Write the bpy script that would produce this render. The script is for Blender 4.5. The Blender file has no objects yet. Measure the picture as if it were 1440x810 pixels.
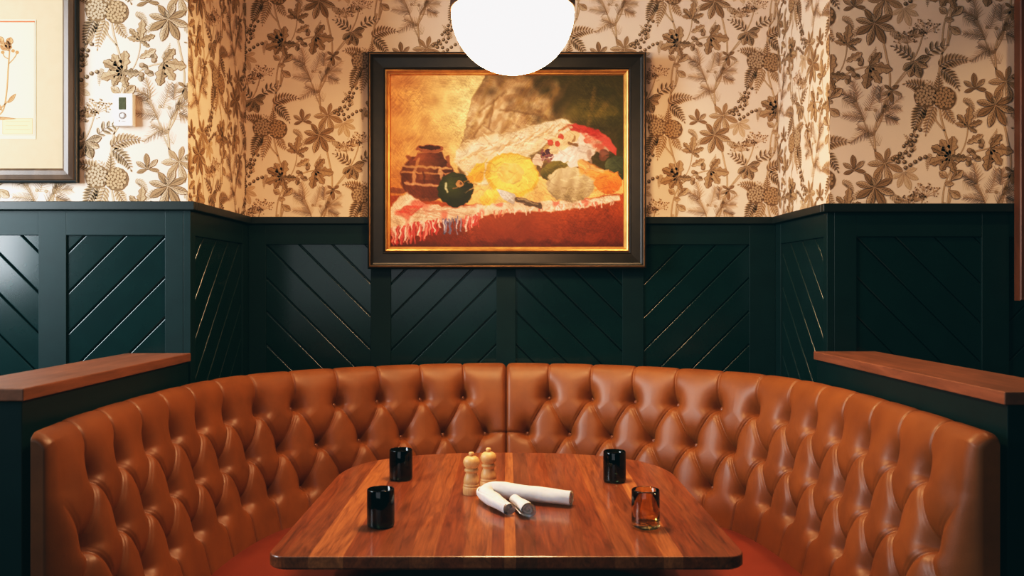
import bpy, bmesh, math, random
import numpy as np
from mathutils import Vector, Matrix
PI = math.pi
scene = bpy.context.scene
COL = scene.collection
CAM_H = 1.38
random.seed(7)

# ------------------------------------------------------------------ materials
def srgb(r, g, b):
    f = lambda c: (c / 255 / 12.92) if c / 255 <= 0.04045 else ((c / 255 + 0.055) / 1.055) ** 2.4
    return (f(r), f(g), f(b))

def new_mat(name):
    m = bpy.data.materials.new(name); m.use_nodes = True
    nt = m.node_tree
    return m, nt, nt.nodes['Principled BSDF']

def N(nt, typ, **kw):
    n = nt.nodes.new(typ)
    for k, v in kw.items():
        if k in n.inputs: n.inputs[k].default_value = v
        else: setattr(n, k, v)
    return n

def ramp(nt, stops, fac, interp='LINEAR'):
    r = nt.nodes.new('ShaderNodeValToRGB')
    r.color_ramp.interpolation = interp
    e = r.color_ramp.elements
    while len(e) < len(stops): e.new(0.5)
    for el, (p, c) in zip(e, stops):
        el.position = p; el.color = (*c, 1)
    nt.links.new(fac, r.inputs['Fac'])
    return r

def coords(nt, scale=(1, 1, 1), rot=(0, 0, 0), kind='Object'):
    t = nt.nodes.new('ShaderNodeTexCoord'); mp = nt.nodes.new('ShaderNodeMapping')
    mp.inputs['Scale'].default_value = scale; mp.inputs['Rotation'].default_value = rot
    nt.links.new(t.outputs[kind], mp.inputs['Vector'])
    return mp.outputs['Vector']

def add_bump(nt, b, height, strength, dist=0.001):
    bp = nt.nodes.new('ShaderNodeBump'); bp.inputs['Strength'].default_value = strength
    bp.inputs['Distance'].default_value = dist
    nt.links.new(height, bp.inputs['Height']); nt.links.new(bp.outputs['Normal'], b.inputs['Normal'])

def simple(name, col, rough=0.5, metal=0.0, var=0.12, scale=30, bump=0.0, spec=0.5, stretch=(1, 1, 1), coat=0.0):
    m, nt, b = new_mat(name)
    n = N(nt, 'ShaderNodeTexNoise', Scale=scale, Detail=4.0)
    nt.links.new(coords(nt, stretch), n.inputs['Vector'])
    lo = tuple(c * (1 - var) for c in col); hi = tuple(min(1, c * (1 + var)) for c in col)
    r = ramp(nt, [(0.3, lo), (0.7, hi)], n.outputs['Fac'])
    nt.links.new(r.outputs['Color'], b.inputs['Base Color'])
    b.inputs['Roughness'].default_value = rough; b.inputs['Metallic'].default_value = metal
    b.inputs['Specular IOR Level'].default_value = spec
    b.inputs['Coat Weight'].default_value = coat; b.inputs['Coat Roughness'].default_value = 0.15
    if bump: add_bump(nt, b, n.outputs['Fac'], bump)
    return m

def attr_mat(name, rough=0.7, gain=1.0, bump=0.15, bscale=350, spec=0.3):
    m, nt, b = new_mat(name)
    a = nt.nodes.new('ShaderNodeAttribute'); a.attribute_name = 'tint'
    n = N(nt, 'ShaderNodeTexNoise', Scale=bscale, Detail=3.0)
    nt.links.new(coords(nt), n.inputs['Vector'])
    nt.links.new(a.outputs['Color'], b.inputs['Base Color'])
    b.inputs['Roughness'].default_value = rough
    b.inputs['Specular IOR Level'].default_value = spec
    if bump: add_bump(nt, b, n.outputs['Fac'], bump)
    return m

def leather(name, c0, c1, rough):
    m, nt, b = new_mat(name)
    v = coords(nt)
    n = N(nt, 'ShaderNodeTexNoise', Scale=7.0, Detail=5.0, Roughness=0.6)
    nt.links.new(v, n.inputs['Vector'])
    r = ramp(nt, [(0.3, c0), (0.7, c1)], n.outputs['Fac'])
    nt.links.new(r.outputs['Color'], b.inputs['Base Color'])
    vo = N(nt, 'ShaderNodeTexVoronoi', Scale=420.0); nt.links.new(v, vo.inputs['Vector'])
    add_bump(nt, b, vo.outputs['Distance'], 0.16, 0.0008)
    rr = N(nt, 'ShaderNodeMapRange'); rr.inputs['To Min'].default_value = rough - 0.06; rr.inputs['To Max'].default_value = rough + 0.1
    nt.links.new(n.outputs['Fac'], rr.inputs['Value']); nt.links.new(rr.outputs['Result'], b.inputs['Roughness'])
    b.inputs['Specular IOR Level'].default_value = 0.5
    return m

def wood_top():
    # glued staves that run away from the viewer, walnut and cherry tones
    m, nt, b = new_mat('stave_wood')
    t = nt.nodes.new('ShaderNodeTexCoord'); sp = nt.nodes.new('ShaderNodeSeparateXYZ')
    nt.links.new(t.outputs['Object'], sp.inputs[0])
    mr = N(nt, 'ShaderNodeMapRange'); mr.inputs['From Min'].default_value = -0.57; mr.inputs['From Max'].default_value = 0.57
    nt.links.new(sp.outputs['X'], mr.inputs['Value'])
    tones = dict(d=(.16, .051, .017), m=(.23, .074, .023), o=(.305, .105, .033), l=(.42, .158, .052), r=(.225, .064, .019))
    seq = [(-.57, 'r'), (-.515, 'm'), (-.455, 'l'), (-.375, 'r'), (-.30, 'm'), (-.225, 'o'), (-.165, 'r'), (-.10, 'o'), (-.04, 'r'),
           (-.005, 'l'), (.022, 'd'), (.07, 'r'), (.135, 'm'), (.19, 'r'), (.245, 'o'), (.30, 'm'), (.36, 'l'), (.405, 'r'), (.47, 'm'), (.515, 'r')]
    stops = [((x + .57) / 1.14, tones[k]) for x, k in seq]
    r = ramp(nt, stops, mr.outputs['Result'], 'CONSTANT')
    mp = N(nt, 'ShaderNodeMapping'); mp.inputs['Scale'].default_value = (14, 1.3, 14)
    nt.links.new(t.outputs['Object'], mp.inputs['Vector'])
    n1 = N(nt, 'ShaderNodeTexNoise', Scale=2.6, Detail=7.0, Roughness=0.62, Distortion=1.4); nt.links.new(mp.outputs['Vector'], n1.inputs['Vector'])
    mp2 = N(nt, 'ShaderNodeMapping'); mp2.inputs['Scale'].default_value = (120, 4, 60)
    nt.links.new(t.outputs['Object'], mp2.inputs['Vector'])
    n2 = N(nt, 'ShaderNodeTexNoise', Scale=2.0, Detail=3.0); nt.links.new(mp2.outputs['Vector'], n2.inputs['Vector'])
    g1 = ramp(nt, [(0.30, (.45, .38, .34)), (0.45, (.85, .82, .80)), (0.58, (1.1, 1.08, 1.05)), (0.74, (1.5, 1.55, 1.5))], n1.outputs['Fac'])
    g2 = ramp(nt, [(0.35, (.80, .78, .76)), (0.6, (1.05, 1.05, 1.05))], n2.outputs['Fac'])
    mx = N(nt, 'ShaderNodeMix', data_type='RGBA', blend_type='MULTIPLY'); mx.inputs['Factor'].default_value = 1
    nt.links.new(r.outputs['Color'], mx.inputs[6]); nt.links.new(g1.outputs['Color'], mx.inputs[7])
    mx2 = N(nt, 'ShaderNodeMix', data_type='RGBA', blend_type='MULTIPLY'); mx2.inputs['Factor'].default_value = 1
    nt.links.new(mx.outputs[2], mx2.inputs[6]); nt.links.new(g2.outputs['Color'], mx2.inputs[7])
    nt.links.new(mx2.outputs[2], b.inputs['Base Color'])
    b.inputs['Roughness'].default_value = 0.36; b.inputs['Coat Weight'].default_value = 0.45; b.inputs['Coat Roughness'].default_value = 0.13
    add_bump(nt, b, n2.outputs['Fac'], 0.05)
    return m

def wood_plain(name, c0, c1, stretch, rough=0.45, scale=3.0):
    m, nt, b = new_mat(name)
    n = N(nt, 'ShaderNodeTexNoise', Scale=scale, Detail=7.0, Roughness=0.65, Distortion=0.6)
    nt.links.new(coords(nt, stretch), n.inputs['Vector'])
    r = ramp(nt, [(0.32, c0), (0.68, c1)], n.outputs['Fac'])
    nt.links.new(r.outputs['Color'], b.inputs['Base Color'])
    b.inputs['Roughness'].default_value = rough
    add_bump(nt, b, n.outputs['Fac'], 0.08)
    return m

M = {}
M['paper'] = attr_mat('printed_wallpaper', 0.75, bump=0.08)
M['canvas'] = attr_mat('painted_canvas', 0.55, bump=0.10, bscale=420)
M['print'] = attr_mat('botanical_print', 0.8, bump=0.0)
M['green'] = simple('dark_green_paint', (.0038, .0190, .0188), 0.42, spec=0.25, var=0.10, scale=14, bump=0.02)
M['green_plank'] = simple('dark_green_plank_paint', (.0036, .0195, .0185), 0.19, spec=0.5, var=0.10, scale=12, bump=0.02)
M['rail'] = simple('dark_rail_paint', (.009, .015, .013), 0.4, spec=0.4, var=0.2, scale=10)
M['leather'] = leather('cognac_leather', (.180, .057, .0105), (.262, .087, .016), 0.41)
M['seat'] = leather('red_brown_leather', (.20, .034, .013), (.25, .046, .017), 0.45)
M['button'] = leather('button_leather', (.20, .07, .025), (.26, .09, .03), 0.35)
M['plinth'] = simple('plinth_paint', (.006, .02, .02), 0.5)
M['stave'] = wood_top()
M['cap'] = wood_plain('oiled_cap_wood', (.15, .060, .028), (.26, .105, .052), (10, 1.2, 10), 0.42, 3.5)
M['frame_wood'] = wood_plain('red_brown_frame_wood', (.085, .028, .012), (.15, .050, .020), (12, 12, 1.5), 0.4)
M['black_frame'] = simple('dark_picture_frame', (.017, .012, .006), 0.36, spec=0.4, var=0.25, scale=8, stretch=(3, 3, 3))
M['gold'] = simple('gilt_edge', (.60, .30, .09), 0.36, 0.75, 0.2, 25)
M['bead'] = simple('worn_gilt_bead', (.16, .085, .028), 0.4, 0.6, 0.25, 25)
M['bronze_frame'] = wood_plain('bronze_print_frame', (.065, .036, .018), (.12, .07, .036), (8, 8, 2), 0.36)
M['frame_edge'] = simple('black_frame_edge', (.012, .016, .016), 0.4)
M['mat_board'] = simple('cream_mat_board', (.58, .415, .235), 0.8, var=0.03)
M['pale_wood'] = wood_plain('pale_beech', (.68, .38, .155), (.80, .50, .235), (40, 40, 6), 0.42)
M['linen'] = simple('white_linen', (.86, .82, .80), 0.85, var=0.05, scale=55, bump=0.5)
_b = M['linen'].node_tree.nodes['Principled BSDF']; _b.inputs['Subsurface Weight'].default_value = .6; _b.inputs['Subsurface Radius'].default_value = (.02, .013, .009); _b.inputs['Subsurface Scale'].default_value = 1.0
M['bronze'] = simple('bronze_fitter', (.035, .015, .007), 0.6, 0.1)
M['plastic'] = simple('white_plastic', (.82, .78, .72), 0.45, var=0.02)
M['grey'] = simple('grey_plastic', (.25, .20, .17), 0.45, var=0.05)
M['lcd'] = simple('display_glass', (.085, .085, .045), 0.2, var=0.15, scale=120)
M['plaster'] = simple('painted_plaster', (.55, .46, .36), 0.9, var=0.03)
M['ceiling'] = simple('ceiling_paint', (.32, .26, .20), 0.9, var=0.03)
M['floor'] = wood_plain('dark_floor_boards', (.035, .02, .012), (.06, .035, .02), (8, 1, 8), 0.5)
M['mirror_dark'] = simple('dark_print', (.03, .025, .02), 0.25, var=0.3, scale=4)

def glass_mat(name, col, rough=0.02):
    m, nt, b = new_mat(name)
    n = N(nt, 'ShaderNodeTexNoise', Scale=18.0, Detail=2.0); nt.links.new(coords(nt), n.inputs['Vector'])
    r = ramp(nt, [(0.35, tuple(c * .8 for c in col)), (0.7, col)], n.outputs['Fac'])
    nt.links.new(r.outputs['Color'], b.inputs['Base Color'])
    b.inputs['Transmission Weight'].default_value = 1.0
    b.inputs['Roughness'].default_value = rough; b.inputs['IOR'].default_value = 1.48
    return m
M['dark_glass'] = glass_mat('dark_smoked_glass', (.012, .035, .030))
M['amber_glass'] = glass_mat('amber_glass', (.80, .62, .27))

def globe_mat():
    m, nt, b = new_mat('lit_opal_glass')
    n = N(nt, 'ShaderNodeTexNoise', Scale=3.0); nt.links.new(coords(nt), n.inputs['Vector'])
    r = ramp(nt, [(0.0, (1.0, .60, .31)), (1.0, (1.0, .62, .335))], n.outputs['Fac'])
    nt.links.new(r.outputs['Color'], b.inputs['Emission Color'])
    b.inputs['Emission Strength'].default_value = GLOBE
    b.inputs['Base Color'].default_value = (.9, .88, .84, 1)
    return m
GLOBE = 68.0
M['globe'] = globe_mat()

# ------------------------------------------------------------------ object helpers
def obj(name, bm, mat, parent=None, smooth=False, loc=None):
    me = bpy.data.meshes.new(name)
    bm.normal_update(); bm.to_mesh(me); bm.free()
    mats = mat if isinstance(mat, (list, tuple)) else [mat]
    for x in mats: me.materials.append(x)
    if smooth: me.shade_smooth()
    o = bpy.data.objects.new(name, me); COL.objects.link(o)
    if parent: o.parent = parent
    if loc: o.location = loc
    return o

def thing(name, label, cat, loc=(0, 0, 0), group=None):
    o = bpy.data.objects.new(name, None); COL.objects.link(o)
    o.location = loc; o.empty_display_size = 0.1
    o['label'] = label; o['category'] = cat
    if group: o['group'] = group
    return o

def tag(o, label, cat, group=None):
    o['label'] = label; o['category'] = cat
    if group: o['group'] = group
    return o

def struct(o):
    o['kind'] = 'structure'; return o

def box(bm, x0, x1, y0, y1, z0, z1, bev=0.0):
    r = bmesh.ops.create_cube(bm, size=1.0)
    bmesh.ops.scale(bm, vec=(x1 - x0, y1 - y0, z1 - z0), verts=r['verts'])
    bmesh.ops.translate(bm, vec=((x0 + x1) / 2, (y0 + y1) / 2, (z0 + z1) / 2), verts=r['verts'])
    if bev:
        es = list({e for v in r['verts'] for e in v.link_edges})
        bmesh.ops.bevel(bm, geom=es, offset=bev, segments=3, affect='EDGES', profile=0.5)

def lathe(bm, prof, n=40, cx=0, cy=0):
    rings = []
    for r, z in prof:
        if r < 1e-5: rings.append([bm.verts.new((cx, cy, z))])
        else: rings.append([bm.verts.new((cx + r * math.cos(2 * PI * k / n), cy + r * math.sin(2 * PI * k / n), z)) for k in range(n)])
    for a, b in zip(rings, rings[1:]):
        for k in range(n):
            k2 = (k + 1) % n
            if len(a) == 1 and len(b) == 1: continue
            if len(a) == 1: bm.faces.new((a[0], b[k2], b[k]))
            elif len(b) == 1: bm.faces.new((a[k], a[k2], b[0]))
            else: bm.faces.new((a[k], a[k2], b[k2], b[k]))
    bmesh.ops.recalc_face_normals(bm, faces=bm.faces[:])

def grid_mesh(name, P, mat, parent=None, close_v=False):
    # P: (nu, nv, 3) numpy grid
    nu, nv = P.shape[:2]
    idx = np.arange(nu * nv).reshape(nu, nv)
    if close_v: idx = np.concatenate([idx, idx[:, :1]], 1)
    q = np.stack([idx[:-1, :-1], idx[1:, :-1], idx[1:, 1:], idx[:-1, 1:]], -1).reshape(-1, 4)
    me = bpy.data.meshes.new(name)
    me.from_pydata(P.reshape(-1, 3).tolist(), [], q.tolist())
    me.materials.append(mat); me.shade_smooth()
    o = bpy.data.objects.new(name, me); COL.objects.link(o)
    if parent: o.parent = parent
    return o

def frame_sweep(bm, w, h, prof):
    # mitred picture frame centred at the origin in XZ, prof = [(inset, toward viewer)], viewer on -Y
    rings = []
    for ins, d in prof:
        a, b = w / 2 - ins, h / 2 - ins
        rings.append([bm.verts.new((x, -d, z)) for x, z in ((-a, -b), (a, -b), (a, b), (-a, b))])
    for p, q in zip(rings, rings[1:]):
        for k in range(4):
            bm.faces.new((p[k], p[(k + 1) % 4], q[(k + 1) % 4], q[k]))
    bmesh.ops.recalc_face_normals(bm, faces=bm.faces[:])

# ------------------------------------------------------------------ flat print maker (wallpaper and botanical print)
class Prims:
    def __init__(s): s.q = []; s.c = []; s.l = []
    def quad(s, p, c, layer):
        s.q.append(p); s.c.append(c if isinstance(c[0], (tuple, list)) else (c,) * 4); s.l.append(layer)
    def leaf(s, x, y, ang, L, W, tones, layer, kind='lance', veins=4, bend=0.0):
        dk, md, lt = tones
        n = {'oak': 14, 'tiny': 3}.get(kind, 7)
        pts = []; nor = []; ws = []
        px, py, a = x, y, ang
        for i in range(n + 1):
            t = i / n
            if kind == 'oak': w = W * (0.12 + 0.88 * math.sin(PI * min(1, t ** 1.15 * .93 + .03))) * (0.76 + 0.24 * math.cos(t * 2 * PI * 3.2 + 2.6))
            elif kind == 'obov': w = W * math.sin(PI * t ** 1.45) ** 0.9 if 0 < t < 1 else 0.0
            else: w = W * math.sin(PI * t ** 0.9) if 0 < t < 1 else 0.0
            pts.append((px, py)); nor.append((-math.sin(a), math.cos(a))); ws.append(max(w, W * 0.04))
            px += L / n * math.cos(a); py += L / n * math.sin(a); a += bend / n
        o = W * 0.10 + 0.6
        for sgn, ce, cm in ((1, md, dk), (-1, lt, md)):
            for i in range(n):
                (x0, y0), (x1, y1) = pts[i], pts[i + 1]; n0, n1 = nor[i], nor[i + 1]
                a0, a1 = sgn * ws[i], sgn * ws[i + 1]
                if kind != 'tiny':
                    b0, b1 = a0 + sgn * o, a1 + sgn * o
                    s.quad(((x0, y0), (x1, y1), (x1 + n1[0] * b1, y1 + n1[1] * b1), (x0 + n0[0] * b0, y0 + n0[1] * b0)), dk, layer)
                s.quad(((x0, y0), (x1, y1), (x1 + n1[0] * a1, y1 + n1[1] * a1), (x0 + n0[0] * a0, y0 + n0[1] * a0)), (cm, cm, ce, ce), layer + 1)
        if kind == 'tiny': return
        for v in range(veins):
            i = 1 + v * (n - 2) / max(1, veins); k = int(i)
            for sgn, cv in ((1, lt), (-1, dk)):
                x0, y0 = pts[k]; k2 = min(n, k + 1)
                x1, y1 = pts[k2][0] + nor[k2][0] * sgn * ws[k2] * .85, pts[k2][1] + nor[k2][1] * sgn * ws[k2] * .85
                s.line(x0, y0, x1, y1, 0.9, cv, layer + 2)
        for i in range(n):
            s.line(*pts[i], *pts[i + 1], 1.1, lt, layer + 2)
    def line(s, x0, y0, x1, y1, w, c, layer, w2=None):
        dx, dy = x1 - x0, y1 - y0; d = math.hypot(dx, dy) or 1; nx, ny = -dy / d / 2, dx / d / 2
        w2 = w if w2 is None else w2
        s.quad(((x0 - nx * w, y0 - ny * w), (x1 - nx * w2, y1 - ny * w2), (x1 + nx * w2, y1 + ny * w2), (x0 + nx * w, y0 + ny * w)), c, layer)
    def curve(s, pts, n=5):
        out = []
        P = [pts[0]] + list(pts) + [pts[-1]]
        for i in range(1, len(P) - 2):
            for k in range(n):
                t = k / n
                out.append(tuple(0.5 * (2 * P[i][d] + (P[i + 1][d] - P[i - 1][d]) * t + (2 * P[i - 1][d] - 5 * P[i][d] + 4 * P[i + 1][d] - P[i + 2][d]) * t * t
                             + (3 * P[i][d] - P[i - 1][d] - 3 * P[i + 1][d] + P[i + 2][d]) * t ** 3) for d in (0, 1)))
        out.append(pts[-1]); return out
    def stem(s, pts, w, tones, layer):
        dk, md, lt = tones
        c = s.curve(pts)
        for a, b in zip(c, c[1:]):
            s.line(*a, *b, w + 1.6, dk, layer); s.line(*a, *b, w, (md, md, lt, lt), layer + 1)
    def disc(s, x, y, r, c, layer, n=8):
        p = [(x + r * math.cos(2 * PI * k / n), y + r * math.sin(2 * PI * k / n)) for k in range(n)]
        for i in range(1, n - 2, 2): s.quad((p[0], p[i], p[i + 1], p[i + 2]), c, layer)
    def berry(s, x, y, r, tones, layer):
        dk, md, lt = tones
        s.disc(x, y, r, dk, layer); s.disc(x - r * .12, y + r * .15, r * .70, md, layer + 1); s.disc(x - r * .3, y + r * .32, r * .33, lt, layer + 2)
    def fern(s, x, y, ang, L, wid, tones, layer, n=9, bend=0.5):
        px, py, a = x, y, ang
        for i in range(n):
            t = i / n; lw = wid * (1 - 0.75 * t) * (0.6 + 0.4 * min(1, t * 4))
            for sg in (1, -1):
                s.leaf(px, py, a + sg * 0.95, lw, lw * 0.17 + 1, tones, layer, 'tiny')
            x2, y2 = px + L / n * math.cos(a), py + L / n * math.sin(a)
            s.line(px, py, x2, y2, 1.6, tones[0], layer + 2); px, py = x2, y2; a += bend / n
        s.leaf(px, py, a, wid * .3, wid * .06 + 1, tones, layer, 'tiny')
    def spruce(s, x, y, ang, L, tones, layer, n=13, nl=36, bend=0.25):
        px, py, a = x, y, ang
        for i in range(n):
            t = i / n; l = nl * (1 - .55 * t)
            for sg in (1, -1):
                aa = a + sg * (1.0 - .35 * t) + random.uniform(-.12, .12)
                c = tones[0] if sg > 0 else tones[1]
                s.line(px, py, px + l * math.cos(aa), py + l * math.sin(aa), 2.0, c, layer, 0.5)
            x2, y2 = px + L / n * math.cos(a), py + L / n * math.sin(a)
            s.line(px, py, x2, y2, 1.6, tones[1], layer + 1); px, py = x2, y2; a += bend / n
    def arrays(s):
        return np.array(s.q, float), np.array(s.c, float), np.array(s.l, float)

INK_D, INK_M, INK_L = (.110, .064, .028), (.37, .228, .115), (.67, .49, .32)
DK = (INK_D, INK_M, INK_L); MD = ((.21, .126, .060), (.47, .305, .165), (.70, .52, .35)); FA = ((.38, .26, .16), (.50, .36, .23), (.63, .46, .31))
GREY = ((.085, .054, .026), (.26, .17, .088), (.58, .42, .27))

OAK = (.50, .345, .20)
def chestnut(P, x, y, R, a0, n, tones, layer, spread=5.3):
    for k in range(n):
        a = a0 + spread * (k / (n - 1) - 0.5)
        r = R * (1.0 - 0.28 * abs(k / (n - 1) - 0.5) * 2)
        P.leaf(x, y, a, r, r * 0.165, tones if k % 2 else (tones[0], tones[1], tones[1]), layer, 'obov', 5)

def umbel(P, x, y, R, tones, layer):
    for k in range(9):
        a = PI / 2 + (k - 4) * 0.30 ; r = R * random.uniform(.7, 1.0)
        ex, ey = x + r * math.cos(a), y + r * math.sin(a) * .8
        P.line(x, y, ex, ey, 1.6, tones[1], layer)
        for j in range(6):
            b = random.uniform(0, 2 * PI); q = random.uniform(3, 15)
            P.disc(ex + q * math.cos(b), ey + q * math.sin(b), random.uniform(2.2, 3.8), tones[0] if j % 3 == 0 else tones[1], layer + 1, 6)

def wallpaper_tile():
    P = Prims(); random.seed(21)
    # faint shadow foliage behind
    P.fern(-30, -10, 3.5, 75, 26, FA, 0); P.fern(60, -25, -.6, 70, 26, FA, 0); P.fern(150, 140, 1.9, 70, 22, FA, 0)
    P.fern(255, 330, 2.0, 90, 30, FA, 0); P.fern(330, 330, -.2, 60, 24, FA, 0, bend=-1.2); P.spruce(20, 160, 2.2, 80, FA, 0); P.fern(-20, 470, .9, 60, 20, FA, 0)
    P.fern(210, 130, -2.0, 60, 20, FA, 0); P.spruce(330, 30, -.5, 60, FA, 0)
    # stems
    P.stem([(38, -60), (30, -10), (22, 40), (8, 110), (2, 165), (0, 205), (12, 255), (42, 305), (56, 360), (58, 425), (46, 490), (32, 555)], 6.5, MD, 1)
    P.stem([(8, 130), (-18, 190), (-38, 250), (-70, 330)], 4, FA, 1); P.stem([(2, 210), (28, 262), (38, 318), (66, 372)], 6, MD, 1)
    P.stem([(56, 360), (95, 410), (138, 468), (165, 520), (186, 590)], 4, MD, 1); P.stem([(138, 468), (128, 515), (122, 555)], 3, MD, 1)
    P.stem([(60, 375), (90, 395), (128, 440)], 3, FA, 1)
    P.stem([(272, -70), (282, 20), (290, 90), (278, 160), (262, 215), (248, 270), (240, 330), (240, 420), (250, 490), (262, 560)], 6.5, MD, 1)
    P.stem([(262, 215), (225, 262), (214, 320)], 5, MD, 1); P.stem([(252, -70), (262, 10), (290, 75), (330, 110), (378, 138), (430, 150)], 5, MD, 1)
    P.stem([(300, 95), (332, 150), (346, 200), (348, 240)], 3, MD, 1); P.stem([(250, 500), (275, 540), (290, 600)], 4, MD, 1)
    P.stem([(0, 0), (-28, 46), (-75, 72)], 3, MD, 1)
    # chestnut leaves
    chestnut(P, 40, 95, 80, -PI / 2 + .25, 7, MD, 4)
    chestnut(P, 110, 60, 70, -1.2, 5, (MD[1], MD[2], FA[2]), 2, 3.0)
    chestnut(P, 0, 5, 88, -PI / 2 + .1, 8, DK, 8)
    chestnut(P, -75, 68, 58, PI / 2 + .1, 5, DK, 6, 3.6)
    P.leaf(0, 5, PI / 2 + .3, 34, 8, GREY, 9, 'lance', 2)
    # berries
    got = []
    for k in range(400):
        t = random.random(); w = 30 * (1 - .6 * t)
        x, y = 92 + t * 74 + random.uniform(-w, w), 100 + t * 130 + random.uniform(-w, w) * .5
        if all(math.hypot(x - a, y - b) > 15.5 for a, b in got): got.append((x, y)); P.berry(x, y, random.uniform(7.2, 8.8), GREY, 8)
    P.stem([(75, 95), (110, 130), (135, 180), (160, 232)], 2, FA, 5)
    for (x, y) in ((152, 100), (134, 88), (170, 112), (190, 118), (116, 78)): P.berry(x, y, 8.2, GREY, 8)
    P.fern(150, 222, .6, 40, 14, MD, 5)
    # spruce boughs
    for (x, y, a, L) in ((0, 200, 2.6, 70), (-20, 215, 3.6, 80), (10, 250, .9, 70), (28, 290, .5, 95), (30, 300, -.15, 70), (-38, 250, 2.0, 85), (-40, 262, 2.9, 80),
                         (-66, 330, 1.7, 75), (-66, 325, 2.5, 60), (-20, 290, 1.2, 95), (20, 320, 1.4, 60), (40, 270, -.5, 50)):
        P.spruce(x, y, a, L, MD if random.random() < .7 else DK, 4)
    for (x, y) in ((4, 292), (-30, 296), (45, 318), (-8, 205)):
        P.disc(x, y, 7, MD[1], 3); P.disc(x, y + 1, 5, FA[1], 4)
    # small five leaf cluster
    chestnut(P, 64, 366, 46, -PI / 2, 5, DK, 6, 4.4)
    # glossy leaves and umbels
    for (a, L, k) in ((-1.9, 62, 0), (-1.25, 66, 1), (-.45, 52, 0), (-2.5, 54, 1), (.25, 58, 1)):
        P.leaf(150, 474, a, L, L * .24, GREY if k else DK, 7, 'obov', 4)
    P.fern(142, 486, 2.45, 85, 42, GREY, 6, n=5, bend=.4); P.fern(195, 500, .75, 80, 44, GREY, 6, n=4, bend=-.8)
    umbel(P, 118, 540, 46, MD, 5); umbel(P, 188, 578, 54, MD, 5); umbel(P, 158, 562, 32, MD, 4)
    # round flower heads with ferns
    P.fern(200, 355, 2.3, 95, 46, DK, 3, n=9, bend=1.0); P.fern(190, 320, -2.2, 110, 46, GREY, 3, n=10, bend=.5); P.fern(222, 305, -2.0, 105, 40, MD, 3, n=9, bend=.3)
    P.fern(262, 302, -1.2, 70, 34, MD, 3, n=7); P.fern(242, 455, .6, 115, 46, DK, 5, n=9, bend=-.9); P.fern(248, 440, -.5, 95, 42, GREY, 5, n=8, bend=-.7); P.fern(235, 365, 1.3, 60, 30, DK, 3, n=6)
    for (cx, cy) in ((190, 345), (262, 336)):
        P.disc(cx, cy, 44, MD[0], 7, 12)
        for k in range(34):
            q = 38 * math.sqrt((k + .5) / 34); a = k * 2.39996
            P.disc(cx + q * math.cos(a), cy + q * math.sin(a), 7.4, INK_D if k % 3 == 0 else MD[0], 8); P.disc(cx + q * math.cos(a) - 1, cy + q * math.sin(a) + 1.5, 5.6, FA[1] if cx < 200 else MD[1], 9)
    # oak sprays and acorns
    oc = (283, 118)
    for (a, L, t) in ((2.55, 80, DK), (2.0, 74, MD), (3.35, 82, MD), (4.0, 62, DK), (1.35, 78, MD), (-.15, 62, GREY), (-1.4, 60, DK)):
        P.leaf(oc[0], oc[1], a, L, L * .26, (t[0], t[1], OAK), 6, 'oak', 4, bend=.2)
    tc = (348, 232)
    for (a, L, t) in ((1.45, 76, MD), (2.3, 58, DK), (.35, 56, DK), (-.6, 40, GREY), (2.9, 46, MD)):
        P.leaf(tc[0], tc[1], a, L, L * .22, (t[0], t[1], OAK), 6, 'oak', 4)
    P.leaf(346, 168, .5, 66, 15, MD, 5, 'oak', 4)
    rc = (430, 150)
    for (a, L, t) in ((-1.75, 84, DK), (-1.0, 74, MD), (-.15, 84, MD), (.9, 66, DK)):
        P.leaf(rc[0] + 2, rc[1], a, L, L * .26, (t[0], t[1], OAK), 6, 'oak', 4)
    for (x, y, a) in ((352, 108, -1.7), (374, 118, -.5), (398, 160, 1.5), (354, 142, -.6)):
        P.leaf(x, y, a, 26, 10, GREY, 6, 'lance', 0); P.disc(x, y, 10.5, MD[0], 8); P.disc(x - 1, y + 2, 7.5, FA[0], 9)
    P.leaf(270, 42, 2.5, 36, 12, MD, 6, 'lance', 3); P.leaf(285, 30, .7, 58, 15, DK, 6, 'obov', 3); P.leaf(276, -5, -.6, 52, 14, MD, 6, 'obov', 3); P.leaf(262, 20, -.1, 34, 10, MD, 6, 'lance', 3)
    return P.arrays()

TILE = wallpaper_tile()
PAPER_C = (.84, .67, .53)

def clip_poly(pts, cols, a0, a1, b0, b1):
    for axis, lim, sgn in ((0, a0, 1), (0, a1, -1), (1, b0, 1), (1, b1, -1)):
        o, oc = [], []
        n = len(pts)
        for i in range(n):
            p, q = pts[i], pts[(i + 1) % n]; cp, cq = cols[i], cols[(i + 1) % n]
            ip, iq = sgn * (p[axis] - lim) >= 0, sgn * (q[axis] - lim) >= 0
            if ip: o.append(p); oc.append(cp)
            if ip != iq:
                t = (lim - p[axis]) / (q[axis] - p[axis])
                o.append(p + (q - p) * t); oc.append(cp + (cq - cp) * t)
        pts, cols = o, oc
        if len(pts) < 3: return None, None
    return pts, cols

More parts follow.
